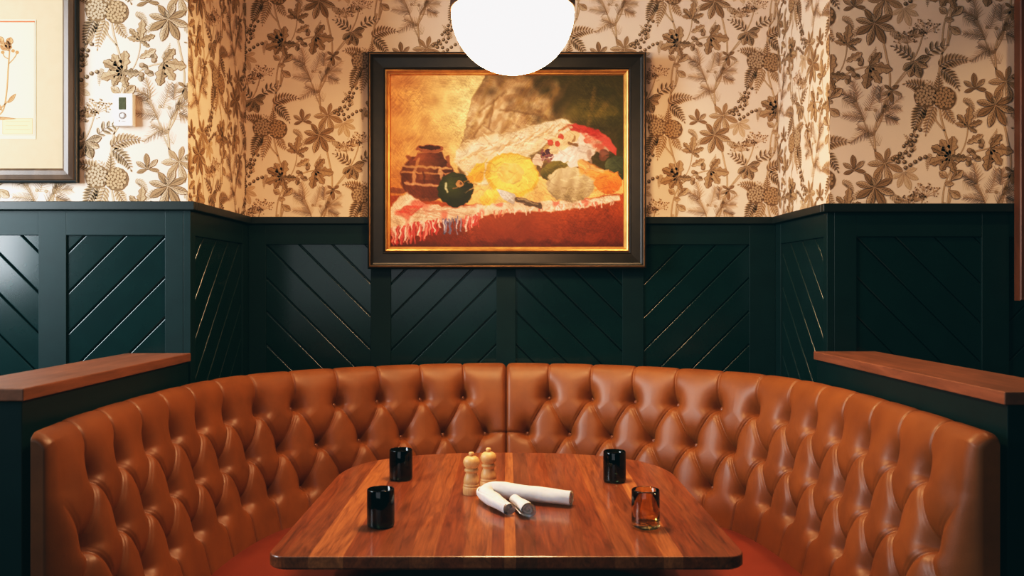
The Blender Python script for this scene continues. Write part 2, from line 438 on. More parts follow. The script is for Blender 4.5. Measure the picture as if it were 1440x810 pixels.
def print_mesh(name, mat, base, quads, O, U, W, Nn, u0, u1, w0, w1, parent, lift=0.00022):
    """flat sheet u0..u1 x w0..w1 with printed quads (Q, C, L) already in sheet metres"""
    verts = [(u0, w0, 0), (u1, w0, 0), (u1, w1, 0), (u0, w1, 0)]; cols = [base] * 4; faces = [(0, 1, 2, 3)]
    Q, C, Ly = quads
    mn, mx = Q.min(1), Q.max(1)
    inside = (mn[:, 0] >= u0) & (mx[:, 0] <= u1) & (mn[:, 1] >= w0) & (mx[:, 1] <= w1)
    out = (mx[:, 0] <= u0) | (mn[:, 0] >= u1) | (mx[:, 1] <= w0) | (mn[:, 1] >= w1)
    qi, ci, li = Q[inside], C[inside], Ly[inside]
    k = len(verts)
    d = np.repeat((li + 1)[:, None] * lift, 4, 1)
    v3 = np.concatenate([qi, d[..., None]], -1).reshape(-1, 3)
    verts += v3.tolist(); cols += ci.reshape(-1, 3).tolist()
    faces += (np.arange(len(v3)).reshape(-1, 4) + k).tolist()
    for i in np.nonzero(~inside & ~out)[0]:
        p, c = clip_poly(list(Q[i]), list(C[i]), u0, u1, w0, w1)
        if p is None: continue
        k = len(verts)
        verts += [(a[0], a[1], (Ly[i] + 1) * lift) for a in p]; cols += [tuple(x) for x in c]
        faces.append(tuple(range(k, k + len(p))))
    V = np.array(verts); O, U, W, Nn = (np.array(x, float) for x in (O, U, W, Nn))
    X = O + V[:, :1] * U + V[:, 1:2] * W + V[:, 2:3] * Nn
    me = bpy.data.meshes.new(name); me.from_pydata(X.tolist(), [], faces); me.materials.append(mat)
    at = me.color_attributes.new('tint', 'FLOAT_COLOR', 'POINT')
    rgba = np.concatenate([np.array(cols, float), np.ones((len(cols), 1))], 1).astype(np.float32)
    at.data.foreach_set('color', rgba.ravel())
    o = bpy.data.objects.new(name, me); COL.objects.link(o); o.parent = parent
    return o

def wallpaper(parent, O, U, Nn, u0, u1, w0, w1, anchor, S=0.000995):
    Q, C, Ly = TILE
    pw, ph = 450 * S, 610 * S
    qs, cs, ls = [], [], []
    for i in range(-12, 13):
        for j in range(-8, 9):
            du = anchor[0] + i * pw; dv = anchor[1] + j * ph + (ph / 2 if i % 2 else 0)
            if du + .5 < u0 or du - .12 > u1 or dv + .7 < w0 or dv - .12 > w1: continue
            qs.append(Q * S + np.array([du, dv])); cs.append(C); ls.append(Ly)
    return print_mesh('wallpaper', M['paper'], PAPER_C, (np.concatenate(qs), np.concatenate(cs), np.concatenate(ls)), O, U, (0, 0, 1), Nn, u0, u1, w0, w1, parent)

# ------------------------------------------------------------------ room shell
RAIL_T = CAM_H + 0.3107; RAIL_B = RAIL_T - 0.032
P_TOP, P_BOT, CEIL = CAM_H + 0.187, 0.50, 3.10
XL, XR = -1.165, 1.215             # alcove returns (panelling faces)
YB, YL, YR = 3.94, 3.22, 3.305     # panelling faces of back, left and right walls
BACK = 0.016                       # panelling stands this proud of the papered wall
WX = 3.4

def slab(name, x0, x1, y0, y1, z0=0.0, z1=CEIL, mat=None):
    bm = bmesh.new(); box(bm, x0, x1, y0, y1, z0, z1)
    return struct(obj(name, bm, mat or M['plaster']))
wall_back = slab('wall_back', XL - .016, XR + .016, YB + .028, YB + .15)
wall_left = slab('wall_left', -WX, XL - .12, YL + .028, YL + .14)
wall_right = slab('wall_right', XR + .12, WX, YR + .028, YR + .14)
wall_rl = slab('wall_left_return', XL - .12, XL - .028, YL + .028, YB + .15)
wall_rr = slab('wall_right_return', XR + .028, XR + .12, YR + .028, YB + .15)
slab('floor', -WX, WX, -1.2, YB + .15, -0.06, 0.0, M['floor'])
slab('ceiling', -WX, WX, -1.2, YB + .15, CEIL, CEIL + .06, M['ceiling'])

wallpaper(wall_back, (0, YB + BACK, 0), (1, 0, 0), (0, -1, 0), XL - BACK, XR + BACK, RAIL_T - .01, CEIL, (-.848, CAM_H + .678))
wallpaper(wall_left, (0, YL + BACK, 0), (1, 0, 0), (0, -1, 0), -WX, XL - BACK, RAIL_T - .01, CEIL, (-1.254, CAM_H + .364), .001015)
wallpaper(wall_right, (0, YR + BACK, 0), (1, 0, 0), (0, -1, 0), XR + BACK, WX, RAIL_T - .01, CEIL, (1.400, CAM_H + .370), .001022)
wallpaper(wall_rl, (XL - BACK, 0, 0), (0, 1, 0), (1, 0, 0), YL + BACK, YB + BACK, RAIL_T - .01, CEIL, (3.35, CAM_H + .50))
wallpaper(wall_rr, (XR + BACK, 0, 0), (0, 1, 0), (-1, 0, 0), YR + BACK, YB + BACK, RAIL_T - .01, CEIL, (3.50, CAM_H + .28))

def to_world(bm, O, U, Nn):
    # local (u, d, z) -> world ; d counts toward the room
    O, U, Nn = Vector(O), Vector(U), Vector(Nn)
    for v in bm.verts:
        u, d, z = v.co
        v.co = O + U * u + Nn * d + Vector((0, 0, z))
    bmesh.ops.recalc_face_normals(bm, faces=bm.faces[:])

def wainscot(parent, O, U, Nn, u0, u1, panels):
    bm = bmesh.new()
    cuts = [u0] + [x for p in panels for x in p[:2]] + [u1]
    for a, b in zip(cuts[0::2], cuts[1::2]):
        if b - a > .002: box(bm, a, b, -.027, 0, 0.0, RAIL_B, .0015)
    for (a, b, sg, ph) in panels:
        box(bm, a - .001, b + .001, -.027, -.0004, P_TOP, RAIL_B - .0005, .0015); box(bm, a - .001, b + .001, -.027, -.0004, 0.0, P_BOT, .0015)
    to_world(bm, O, U, Nn)
    obj('panel_frame', bm, M['green'], parent)
    pitch = 0.15; w = pitch / math.sqrt(2); g = 0.0035; r = 0.0042; top = -.008
    prof = [(-w / 2 + g / 2, top - .014)]
    for k in range(7):
        t = k / 6 * PI / 2
        prof.append((-w / 2 + g / 2 + r - r * math.cos(t), top - r + r * math.sin(t)))
    prof.append((-w / 2 + g / 2 + r + .0008, top))
    prof = prof + [(-x, d) for x, d in prof[::-1]]
    for (a, b, sg, ph) in panels:
        bm = bmesh.new()
        # sg=+1: boards rise with u and meet edge b at ph + k*pitch ; sg=-1: boards fall with u from edge a
        e = Vector((1, 0, sg)).normalized(); q = Vector((-sg, 0, 1)).normalized()
        ref = Vector((b if sg > 0 else a, 0, ph))
        for k in range(-14, 8):
            c = ref + Vector((0, 0, pitch * (k + .5)))
            L = 1.6
            va = [bm.verts.new(c + q * x + Vector((0, d, 0)) - e * L) for x, d in prof]
            vb = [bm.verts.new(c + q * x + Vector((0, d, 0)) + e * L) for x, d in prof]
            for i in range(len(prof) - 1): bm.faces.new((va[i], va[i + 1], vb[i + 1], vb[i])).smooth = True
        for co, no in (((a, 0, 0), (-1, 0, 0)), ((b, 0, 0), (1, 0, 0)), ((0, 0, P_TOP), (0, 0, 1)), ((0, 0, P_BOT), (0, 0, -1))):
            bmesh.ops.bisect_plane(bm, geom=bm.verts[:] + bm.edges[:] + bm.faces[:], plane_co=co, plane_no=no, clear_outer=True)
        bv = [bm.verts.new(p) for p in ((a, -.023, P_BOT), (b, -.023, P_BOT), (b, -.023, P_TOP), (a, -.023, P_TOP))]
        bm.faces.new(bv)
        to_world(bm, O, U, Nn)
        for f in bm.faces:
            if f.normal.dot(Vector(Nn)) < -0.01: f.normal_flip()
        obj('chevron_panel', bm, M['green_plank'], parent)

PH = CAM_H + 0.035
wainscot(wall_back, (0, YB, 0), (1, 0, 0), (0, -1, 0), XL, XR, [(-1.085, -.612, -1, PH), (-.5215, -.045, 1, PH), (.042, .525, -1, PH), (.62, 1.098, 1, PH)])
wainscot(wall_left, (0, YL, 0), (1, 0, 0), (0, -1, 0), -WX, XL - .0275, [(-3.02, -2.655, -1, PH), (-2.555, -2.19, 1, PH), (-2.09, -1.727, -1, PH), (-1.624, -1.26, 1, PH)])
wainscot(wall_right, (0, YR, 0), (1, 0, 0), (0, -1, 0), XR + .0275, WX, [(1.327, 1.802, -1, PH), (1.905, 2.38, 1, PH), (2.48, 2.955, -1, PH)])
wainscot(wall_rl, (XL, YL, 0), (0, 1, 0), (1, 0, 0), .0, YB - YL, [(.05, .64, 1, PH + .042 + .59 - .60)])
wainscot(wall_rr, (XR, YR, 0), (0, 1, 0), (-1, 0, 0), .0, YB - YR, [(.04, .56, 1, PH + .042 + .52 - .60)])

def rail(name, x0, x1, y0, y1):
    bm = bmesh.new(); box(bm, x0, x1, y0, y1, RAIL_B, RAIL_T, .003)
    return struct(obj(name, bm, M['rail']))
rail('trim_1', -WX, XL + .02, YL - .02, YL + .0155)
rail('trim_2', XL - .0155, XL + .02, YL + .016, YB - .0205)
rail('trim_3', XL - .0155, XR + .0155, YB - .02, YB + .0155)
rail('trim_4', XR - .02, XR + .0155, YR + .016, YB - .0205)
rail('trim_5', XR - .02, WX, YR - .02, YR + .0155)

# ------------------------------------------------------------------ half-height dividers with wooden caps
def divider(s, y0, y1, label):
    t = thing('booth_divider', label, 'divider', (s * 1.27, y0, 0), 'half-height booth dividers')
    bm = bmesh.new(); box(bm, -.105, .108, .008, y1 - y0 - .004, 0, 1.103, .002)
    obj('divider_body', bm, M['green'], t)
    bm = bmesh.new(); box(bm, -.1165, .1165, 0, y1 - y0, 1.1035, 1.1345, .0035)
    obj('ledge_cap', bm, M['cap'], t)['label'] = 'reddish brown wooden ledge cap'
    return t
divider(-1, 2.085, 3.192, 'dark green half wall with brown wooden ledge at the left end of the booth')
divider(1, 2.02, 3.278, 'dark green half wall with brown wooden ledge at the right end of the booth')

# ------------------------------------------------------------------ tufted banquette
def crest_path():
    pts = [(0, 3.84), (.19, 3.825), (.37, 3.780), (.55, 3.70), (.70, 3.605), (.86, 3.49), (.98, 3.365), (1.05, 3.20), (1.092, 2.99), (1.112, 2.75), (1.118, 2.5), (1.112, 2.3), (1.098, 2.12), (1.08, 2.0)]
    full = [(-x, y) for x, y in pts[:0:-1]] + pts[:-3] + [(pts[-3][0] + .004, pts[-3][1]), (pts[-2][0] + .012, pts[-2][1]), (pts[-1][0] + .022, pts[-1][1])]
    P = np.array(full); d = np.r_[0, np.cumsum(np.hypot(*np.diff(P, axis=0).T))]
    s = np.linspace(0, d[-1], 3000)
    X = np.c_[np.interp(s, d, P[:, 0]), np.interp(s, d, P[:, 1])]
    k = np.hanning(301); k /= k.sum()
    E = np.r_[X[0] - (X[300:0:-1] - X[0]), X, X[-1] - (X[-2:-302:-1] - X[-1])]
    X = np.c_[np.convolve(E[:, 0], k, 'same'), np.convolve(E[:, 1], k, 'same')][300:-300]
    d = np.r_[0, np.cumsum(np.hypot(*np.diff(X, axis=0).T))]
    d -= d[-1] / 2
    return d, X
PD, PX = crest_path()
def path(s):
    x, y = np.interp(s, PD, PX[:, 0]), np.interp(s, PD, PX[:, 1])
    e = 0.02
    tx = np.interp(s + e, PD, PX[:, 0]) - np.interp(s - e, PD, PX[:, 0]); ty = np.interp(s + e, PD, PX[:, 1]) - np.interp(s - e, PD, PX[:, 1])
    l = np.hypot(tx, ty); tx, ty = tx / l, ty / l
    return x, y, ty, -tx          # inward normal
SMAX = PD[-1]

PROF = [(.195, .40), (.165, .52), (.13, .66), (.095, .80), (.066, .92), (.048, .985), (.025, 1.028), (-.012, 1.046), (-.045, 1.032), (-.058, .99), (-.058, .60)]
def profile(n):
    P = np.array(PROF); d = np.r_[0, np.cumsum(np.hypot(*np.diff(P, axis=0).T))]
    s = np.linspace(0, d[-1], 1200); X = np.c_[np.interp(s, d, P[:, 0]), np.interp(s, d, P[:, 1])]
    k = np.hanning(91); k /= k.sum()
    E = np.r_[2 * X[0] - X[90:0:-1], X, 2 * X[-1] - X[-2:-92:-1]]
    X = np.c_[np.convolve(E[:, 0], k, 'same'), np.convolve(E[:, 1], k, 'same')][90:-90]
    d = np.r_[0, np.cumsum(np.hypot(*np.diff(X, axis=0).T))]
    i = np.argmax(X[:, 1]); dt = d[i]
    face = np.linspace(0, dt + .06, n); back = np.linspace(dt + .06, d[-1], 8)[1:]
    t = np.r_[face, back]
    o, z = np.interp(t, d, X[:, 0]), np.interp(t, d, X[:, 1])
    no, nz = np.gradient(z, t), -np.gradient(o, t)
    l = np.hypot(no, nz)
    return t, o, z, no / l, nz / l
NU = 240
T, PO, PZ, PNO, PNZ = profile(NU)
def t_of_z(z): i = np.argmax(PZ); return np.interp(z, PZ[:i], T[:i])
PITCH = 0.1905
ROWS = [(t_of_z(.905), 0), (t_of_z(.755), .5), (t_of_z(.605), 0)]
NBTN = 14
S1 = SMAX - 0.01                     # outer end of each half
BTN = [[(k + (1 - off)) * PITCH if off else (k + 1) * PITCH for k in range(NBTN + (1 if False else 0))] for _, off in ROWS]
# row one and three sit on whole steps from the centre seam, row two on half steps
BTN = [[(k + 1) * PITCH for k in range(NBTN)], [(k + .5) * PITCH for k in range(NBTN + 1)], [(k + 1) * PITCH for k in range(NBTN)]]
def segdist(S, Tt, a, b):
    ax, ay = a; bx, by = b; dx, dy = bx - ax, by - ay
    u = np.clip(((S - ax) * dx + (Tt - ay) * dy) / (dx * dx + dy * dy), 0, 1)
    return np.hypot(S - ax - u * dx, Tt - ay - u * dy)
def tuft_height(S, Tt):
    dc = np.full(S.shape, 9.0); dv = np.full(S.shape, 9.0); db = np.full(S.shape, 9.0)
    t1, t2, t3 = (r[0] for r in ROWS)
    for k in range(NBTN):
        x = (k + 1) * PITCH
        for tt in (t1, t3):
            for sg in (-.5, .5): dc = np.minimum(dc, segdist(S, Tt, (x, tt), (x + sg * PITCH, t2)))
        dv = np.minimum(dv, segdist(S, Tt, (x, t1), (x, t1 + .9)))
        dv = np.minimum(dv, segdist(S, Tt, (x, t3), (x, -1)))
    dv2 = np.minimum(segdist(S, Tt, (-.1, t2), (.5 * PITCH, t2)), segdist(S, Tt, ((NBTN + .5) * PITCH, t2), (9, t2)))
    for (tt, _), row in zip(ROWS, BTN):
        pass
    h = -.012 * np.exp(-dc / .013)
    h = np.minimum(h, -.009 * np.exp(-dv / .013) * np.clip(1.3 - (Tt - t1) / .16, .45, 1))
    h = np.minimum(h, -.009 * np.exp(-dv2 / .010) * np.clip(1 - (S - S1 + .09) / .09, .25, 1))
    pit = np.zeros(S.shape)
    for (tt, _), row in zip(ROWS, BTN):
        for x in row:
            dx, dy = S - x, Tt - tt
            d = np.hypot(dx * 1.05, dy * np.where(dy > 0, .68, 1.6))
            pit = np.maximum(pit, np.exp(-(d / .0285) ** 1.25))
    h -= .066 * pit
    dd = np.minimum(np.minimum(dc, dv), dv2)
    h -= .0036 * np.exp(-(dd / .0036) ** 2) + .0018 * np.exp(-((dd - .0095) / .0032) ** 2) * (dc < .03)
    return h
def surf(sv, side):
    S, Tt = np.meshgrid(sv, T, indexing='ij')
    h = tuft_height(S, Tt)
    h *= np.clip((T[-1] - .25 - Tt) / .05, 0, 1)
    h *= 1 - .85 * np.clip((S - (S1 - .075)) / .05, 0, 1)
    h -= .022 * np.exp(-S / .007)                                  # sunk centre seam
    q = np.clip((S - (S1 - .035)) / .035, 0, 1); rr = 1 - np.sqrt(np.maximum(0, 1 - q * q))
    x, y, nx, ny = path(side * S)
    o = PO[None, :] + h * PNO[None, :]; z = PZ[None, :] + h * PNZ[None, :]
    lim = (-.014 if side < 0 else -.034); lim = lim + (-.058 - lim) * np.clip((S1 - .15 - S) / .25, 0, 1); lim = np.where(y < 3.25, np.maximum(lim, -.040), lim)
    o = np.maximum(o, lim)
    ee = np.clip((S - (S1 - .17)) / .17, 0, 1); ee = ee ** 2.2
    o = o + (np.minimum(o, lim + (.042 if side < 0 else .062)) - o) * ee
    o = o + (np.minimum(o, lim + .012) - o) * rr * .5; z = z - rr * .02 * np.clip((z - .8) / .2, 0, 1)
    return np.stack([x + nx * o, y + ny * o, z], -1)
banq = thing('banquette', 'U-shaped booth bench of button-tufted cognac leather around the wooden table', 'banquette', (0, 3.0, 0))
BL = Vector(banq.location)
def rel(P): return P - np.array(BL)
sv = np.r_[np.linspace(0, .02, 8)[:-1], np.linspace(.02, S1 - .035, 860), S1 - .035 + .035 * np.sin(np.linspace(0, PI / 2, 9))[1:]]
bm = bmesh.new(); bmesh.ops.create_uvsphere(bm, u_segments=14, v_segments=8, radius=.0115)
bmesh.ops.scale(bm, vec=(1, 1, .6), verts=bm.verts[:])
btn_me = bpy.data.meshes.new('button'); bm.to_mesh(btn_me); bm.free(); btn_me.materials.append(M['button']); btn_me.shade_smooth()
for side in (-1, 1):
    P = surf(sv, side)
    o = grid_mesh('backrest', rel(P if side > 0 else P[::-1]), M['leather'], banq)
    bm = bmesh.new(); bm.from_mesh(o.data)
    ends = [v for v in bm.verts if (v.co + BL - Vector(P[-1].mean(0))).length < .9]
    idx = range(len(T)) if side < 0 else range(len(bm.verts) - len(T), len(bm.verts))
    bm.verts.ensure_lookup_table()
    f = bm.faces.new([bm.verts[i] for i in idx]); f.smooth = False
    bmesh.ops.recalc_face_normals(bm, faces=bm.faces[:])
    bm.to_mesh(o.data); bm.free()
    for (tt, _), row in zip(ROWS, BTN):
        for x in row:
            if x > S1 - .05: continue
            e = .004
            def sp(a, b):
                xx, yy, nx, ny = path(side * a)
                oo, zz = np.interp(b, T, PO), np.interp(b, T, PZ); hh = float(tuft_height(np.array([[a]]), np.array([[b]]))[0, 0])
                n_o, n_z = np.interp(b, T, PNO), np.interp(b, T, PNZ)
                return Vector((xx + nx * (oo + hh * n_o), yy + ny * (oo + hh * n_o), zz + hh * n_z)), Vector((nx * n_o, ny * n_o, n_z)).normalized()
            p, nn = sp(x, tt)
            b = bpy.data.objects.new('button', btn_me); COL.objects.link(b); b.parent = o
            b.matrix_parent_inverse = Matrix.Identity(4)
            b.location = p - BL + nn * .009
            b.rotation_euler = nn.to_track_quat('Z', 'Y').to_euler()
# seat cushion and plinth
def sweep_u(name, prof, mat, smooth=True, step=220):
    s = np.linspace(-S1 + .012, S1 - .012, step)
    x, y, nx, ny = path(s)
    pr = np.array(prof)
    P = np.stack([x[:, None] + nx[:, None] * pr[:, 0], y[:, None] + ny[:, None] * pr[:, 0], np.broadcast_to(pr[:, 1], (len(s), len(pr)))], -1)
    o = grid_mesh(name, rel(P), mat, banq, close_v=True)
    bm = bmesh.new(); bm.from_mesh(o.data); bm.verts.ensure_lookup_table(); n = len(pr)
    bm.faces.new([bm.verts[i] for i in range(n)]); bm.faces.new([bm.verts[i] for i in range(len(bm.verts) - n, len(bm.verts))])
    bmesh.ops.recalc_face_normals(bm, faces=bm.faces[:])
    for f in bm.faces: f.smooth = smooth and len(f.verts) == 4
    bm.to_mesh(o.data); bm.free()
    return o
o = sweep_u('seat', [(.19, .36), (.16, .45), (.19, .478), (.28, .490), (.40, .492), (.52, .486), (.575, .474), (.60, .452), (.603, .42), (.595, .38), (.57, .36)], M['seat'])
o['label'] = 'smooth red-brown leather seat'
sweep_u('plinth', [(.0, 0), (.0, .36), (.54, .36), (.54, 0)], M['plinth'], False)

# ------------------------------------------------------------------ table
TZ = CAM_H - 0.62
def table_outline():
    pts = []
    hw, y0, yb = .552, 1.998, 3.245; r = .045
    for k in range(9):
        a = -PI / 2 + k / 8 * PI / 2; pts.append((hw - r + r * math.cos(a), y0 + r + r * math.sin(a)))
    n = 2.5; yc = 2.81
    for k in range(41):
        a = k / 40 * PI / 2; pts.append((hw * math.cos(a) ** (2 / n), yc + (yb - yc) * math.sin(a) ** (2 / n)))
    left = [(-x, y) for x, y in pts[::-1] if x > 1e-4]
    return pts + left
tab = thing('dining_table', 'stave-wood table with rounded far end set in the middle of the leather booth', 'table', (0, 2.6, 0))
bm = bmesh.new()
ol = table_outline()
def inset(k): # small eased edge
    out = []
    for x, y in ol:
        out.append((x * (1 - k / .55), 2.62 + (y - 2.62) * (1 - k / .62)))
    return out
rings = []
for k, z in ((.0025, TZ), (.0008, TZ - .0008), (0, TZ - .0025), (0, TZ - .026), (.004, TZ - .031)):
    rings.append([bm.verts.new((x, y - 2.6, z)) for x, y in inset(k)])
for a, b in zip(rings, rings[1:]):
    n = len(a)
    for k in range(n): bm.faces.new((a[k], b[k], b[(k + 1) % n], a[(k + 1) % n]))
bm.faces.new(rings[0]); bm.faces.new(rings[-1][::-1])
bmesh.ops.recalc_face_normals(bm, faces=bm.faces[:])
obj('tabletop', bm, M['stave'], tab)
bm = bmesh.new(); box(bm, -.20, .20, -.30, .32, TZ - .05, TZ - .0315, .003); obj('mount_plate', bm, M['plinth'], tab)
bm = bmesh.new(); lathe(bm, [(0, TZ - .0505), (.05, TZ - .0505), (.045, TZ - .09), (.04, .10), (.05, .035), (0, .035)], 32); obj('pedestal_column', bm, M['plinth'], tab, True)
bm = bmesh.new(); lathe(bm, [(0, .034), (.06, .034), (.26, .018), (.27, .006), (.27, 0), (0, 0)], 48); obj('pedestal_base', bm, M['plinth'], tab, True)

# ------------------------------------------------------------------ things on the table
def tumbler_bm(R, H, th=.0034, base=.012):
    bm = bmesh.new()
    prof = [(0, .0006), (R * .86, 0), (R * .96, .002), (R, .008), (R * 1.0, H * .5), (R * .985, H - .003), (R * .985 - th * .3, H - .0008), (R * .985 - th * .6, H),
            (R * .985 - th, H - .001), (R - th, H * .5), (R - th, base + .010), (R * .86 - th, base + .002), (0, base)]
    lathe(bm, prof, 56)
    return bm
TG = 'tumblers set on the table'
for i, (x, y, R, H, mat, lab) in enumerate([
        (-.324, 2.252, .0356, .097, 'dark_glass', 'near-black glass tumbler by the near left corner of the table, left of the napkins'),
        (-.3375, 2.795, .0370, .097, 'dark_glass', 'near-black glass tumbler at the far left curve of the table, behind the nearer dark one'),
        (.343, 2.765, .0360, .097, 'dark_glass', 'near-black glass tumbler at the far right curve of the table'),
        (.3575, 2.240, .0362, .098, 'amber_glass', 'see-through amber glass tumbler near the right side of the table')]):
    o = obj('glass_tumbler', tumbler_bm(R, H), M[mat], None, True, (x, y, TZ + .0003))
    tag(o, lab, 'glass', TG)

def mill(x, y, H, lab, lean=0):
    t = thing('wooden_mill', lab, 'pepper mill', (x, y, TZ), 'pair of wooden mills')
    k = H / 420.0
    body = [(0, 0), (84, 0), (86, 4), (86, 70), (83, 76), (79, 79), (81, 84), (83, 92), (81, 100), (75, 104), (78, 112), (80, 126), (78, 145), (70, 172), (61, 196), (57, 210), (58, 218), (66, 224), (70, 232), (71, 242), (68, 251), (60, 256), (0, 257)]
    bm = bmesh.new(); lathe(bm, [(r * k, z * k) for r, z in body], 40); obj('mill_body', bm, M['pale_wood'], t, True)
    head = [(0, 258), (57, 258), (58, 263), (66, 272), (78, 292), (83, 315), (80, 338), (68, 360), (48, 374), (28, 379), (20, 381), (0, 381)]
    bm = bmesh.new(); lathe(bm, [(r * k, z * k) for r, z in head], 40); obj('mill_head', bm, M['pale_wood'], t, True)
    knob = [(0, 381.5), (20, 381.5), (24, 388), (28, 398), (27, 410), (20, 418), (0, 421)]
    bm = bmesh.new(); lathe(bm, [(r * k, z * k) for r, z in knob], 28); obj('mill_knob', bm, M['pale_wood'], t, True)
    return t
mill(-.104, 2.600, .1255, 'pale turned wooden mill, the nearer one of the pair beside the napkins')
mill(-.0545, 2.668, .125, 'pale turned wooden mill, the farther one of the pair half hidden by the napkin')

def roll_tube(pts, radii, turns=3.6, n=110, th=.0022, flat=.86, twist=0.0, seed=1):
    """spiral-wound cloth along a polyline; returns grid (along, around, 3)"""
    rnd = random.Random(seed)
    pts = [Vector(p) for p in pts]
    A = len(pts); out = np.zeros((A, 2 * n, 3))
    ph = [rnd.uniform(0, 6.28) for _ in range(4)]
    for i, p in enumerate(pts):
        d = (pts[min(A - 1, i + 1)] - pts[max(0, i - 1)]).normalized()
        sdir = d.cross(Vector((0, 0, 1))).normalized(); up = sdir.cross(d).normalized()
        for k in range(n):
            t = k / (n - 1); a = twist * i / A + 2.0 + t * turns * 2 * PI
            r0 = radii[i] * (1 - .86 * (1 - t))
            r0 *= 1 + .04 * math.sin(3 * a + ph[0] + i * .22) + .03 * math.sin(2 * a + ph[1] - i * .35) + .022 * math.sin(7 * a + ph[2] + i * .5) * math.sin(i * .31 + ph[3])
            for j, r in ((k, r0), (2 * n - 1 - k, r0 - th)):
                out[i, j] = p + sdir * (math.cos(a) * r) + up * (math.sin(a) * r * flat)
    return out
def polyline(keys, n):
    K = np.array(keys, float); k = K.shape[0]
    E = np.vstack([2 * K[0] - K[1], K, 2 * K[-1] - K[-2]]); tt = np.linspace(0, k - 1.0001, 200); q = tt.astype(int); f = (tt - q)[:, None]
    A, B, C_, D = E[q], E[q + 1], E[q + 2], E[q + 3]
    K = .5 * (2 * B + (C_ - A) * f + (2 * A - 5 * B + 4 * C_ - D) * f * f + (3 * B - A - 3 * C_ + D) * f ** 3); d = np.r_[0, np.cumsum(np.linalg.norm(np.diff(K[:, :3], axis=0), axis=1))]
    s = np.linspace(0, d[-1], n); return np.stack([np.interp(s, d, K[:, c]) for c in range(K.shape[1])], -1)
def cloth_part(name, keys, n, seed, parent, **kw):
    L = polyline(keys, n); P = roll_tube(L[:, :3].tolist(), L[:, 3].tolist(), seed=seed, **kw)
    P[..., 2] = np.maximum(P[..., 2], TZ + .0006) - 0
    P = P - np.array(parent.location)
    o = grid_mesh(name, P, M['linen'], parent, close_v=True)
    bm = bmesh.new(); rings = []
    for i in range(1, n - 1):
        p = Vector(L[i, :3]); d = (Vector(L[min(n - 1, i + 1), :3]) - Vector(L[max(0, i - 1), :3])).normalized()
        sd = d.cross(Vector((0, 0, 1))).normalized(); up = sd.cross(d).normalized(); r = L[i, 3] * .60
        rings.append([bm.verts.new(p + sd * math.cos(k * PI / 12) * r + up * math.sin(k * PI / 12) * r * .84 - parent.location) for k in range(24)])
    for a, b in zip(rings, rings[1:]):
        for k in range(24): bm.faces.new((a[k], a[(k + 1) % 24], b[(k + 1) % 24], b[k]))
    bm.faces.new(rings[0]); bm.faces.new(rings[-1]); bmesh.ops.recalc_face_normals(bm, faces=bm.faces[:])
    obj('inner_fold', bm, M['linen'], o)
    return o
NG = 'rolled white napkins'
r = .0265
nap = thing('rolled_napkin', 'long white cloth napkin roll bent into a V, beside the wooden mills', 'napkin', (.06, 2.48, TZ), NG)
cloth_part('cloth_roll', [(.183, 2.450, TZ + .0255, .0265), (.12, 2.474, TZ + .0265, .0275), (.05, 2.503, TZ + .0285, .0295), (-.012, 2.530, TZ + .030, .0305), (-.046, 2.536, TZ + .029, .029), (-.060, 2.512, TZ + .0265, .0265),
    (-.053, 2.478, TZ + .0255, .0265), (-.034, 2.430, TZ + .0245, .0255), (.0, 2.366, TZ + .0205, .0205), (.009, 2.345, TZ + .0205, .020)], 70, 3, nap, twist=1.5)
nap3 = thing('rolled_napkin', 'short white cloth napkin roll with flared open end, tucked inside the bent napkin roll', 'napkin', (.045, 2.38, TZ), NG)
cloth_part('cloth_roll', [(.022, 2.455, TZ + .020, .0195), (.040, 2.395, TZ + .0215, .021), (.054, 2.340, TZ + .024, .0245), (.058, 2.322, TZ + .025, .026)], 26, 9, nap3, turns=2.6)

# ------------------------------------------------------------------ pendant globe
pend = thing('pendant_lamp', 'large lit white globe pendant hanging over the table in front of the painting', 'pendant lamp', (.019, 2.58, CEIL))
zc = CAM_H + .806 - CEIL
R_, Rb = .181, .178
prof = [(0, zc - Rb)] + [(R_ * math.sin(a), zc - Rb * math.cos(a)) for a in np.linspace(.06, PI / 2, 26)]
prof += [(R_ * .985, zc + .008), (R_ * .94, zc + .016), (R_ * .86, zc + .023), (R_ * .76, zc + .030), (R_ * .66, zc + .040), (R_ * .6, zc + .06), (R_ * .6, zc + .075)]
bm = bmesh.new(); lathe(bm, prof, 64); obj('globe_shade', bm, M['globe'], pend, True)
fz = zc + .007
bm = bmesh.new()
lathe(bm, [(R_ * 1.005, fz), (R_ * 1.02, fz), (R_ * 1.02, fz + .035), (R_ * .96, fz + .06), (R_ * .6, fz + .10), (R_ * .25, fz + .13), (.03, fz + .16), (.012, fz + .17), (.012, fz + .165), (R_ * .25, fz + .122), (R_ * .58, fz + .092), (R_ * .94, fz + .054), (R_ * 1.005, fz + .032), (R_ * 1.005, fz)], 64)
obj('fitter', bm, M['bronze'], pend, True)
bm = bmesh.new(); lathe(bm, [(0, fz + .168), (.008, fz + .168), (.008, -.02), (0, -.02)], 16); obj('rod', bm, M['bronze'], pend, True)
bm = bmesh.new(); lathe(bm, [(0, 0), (.07, 0), (.07, -.012), (.05, -.022), (0, -.024)], 32); obj('ceiling_rose', bm, M['bronze'], pend, True)

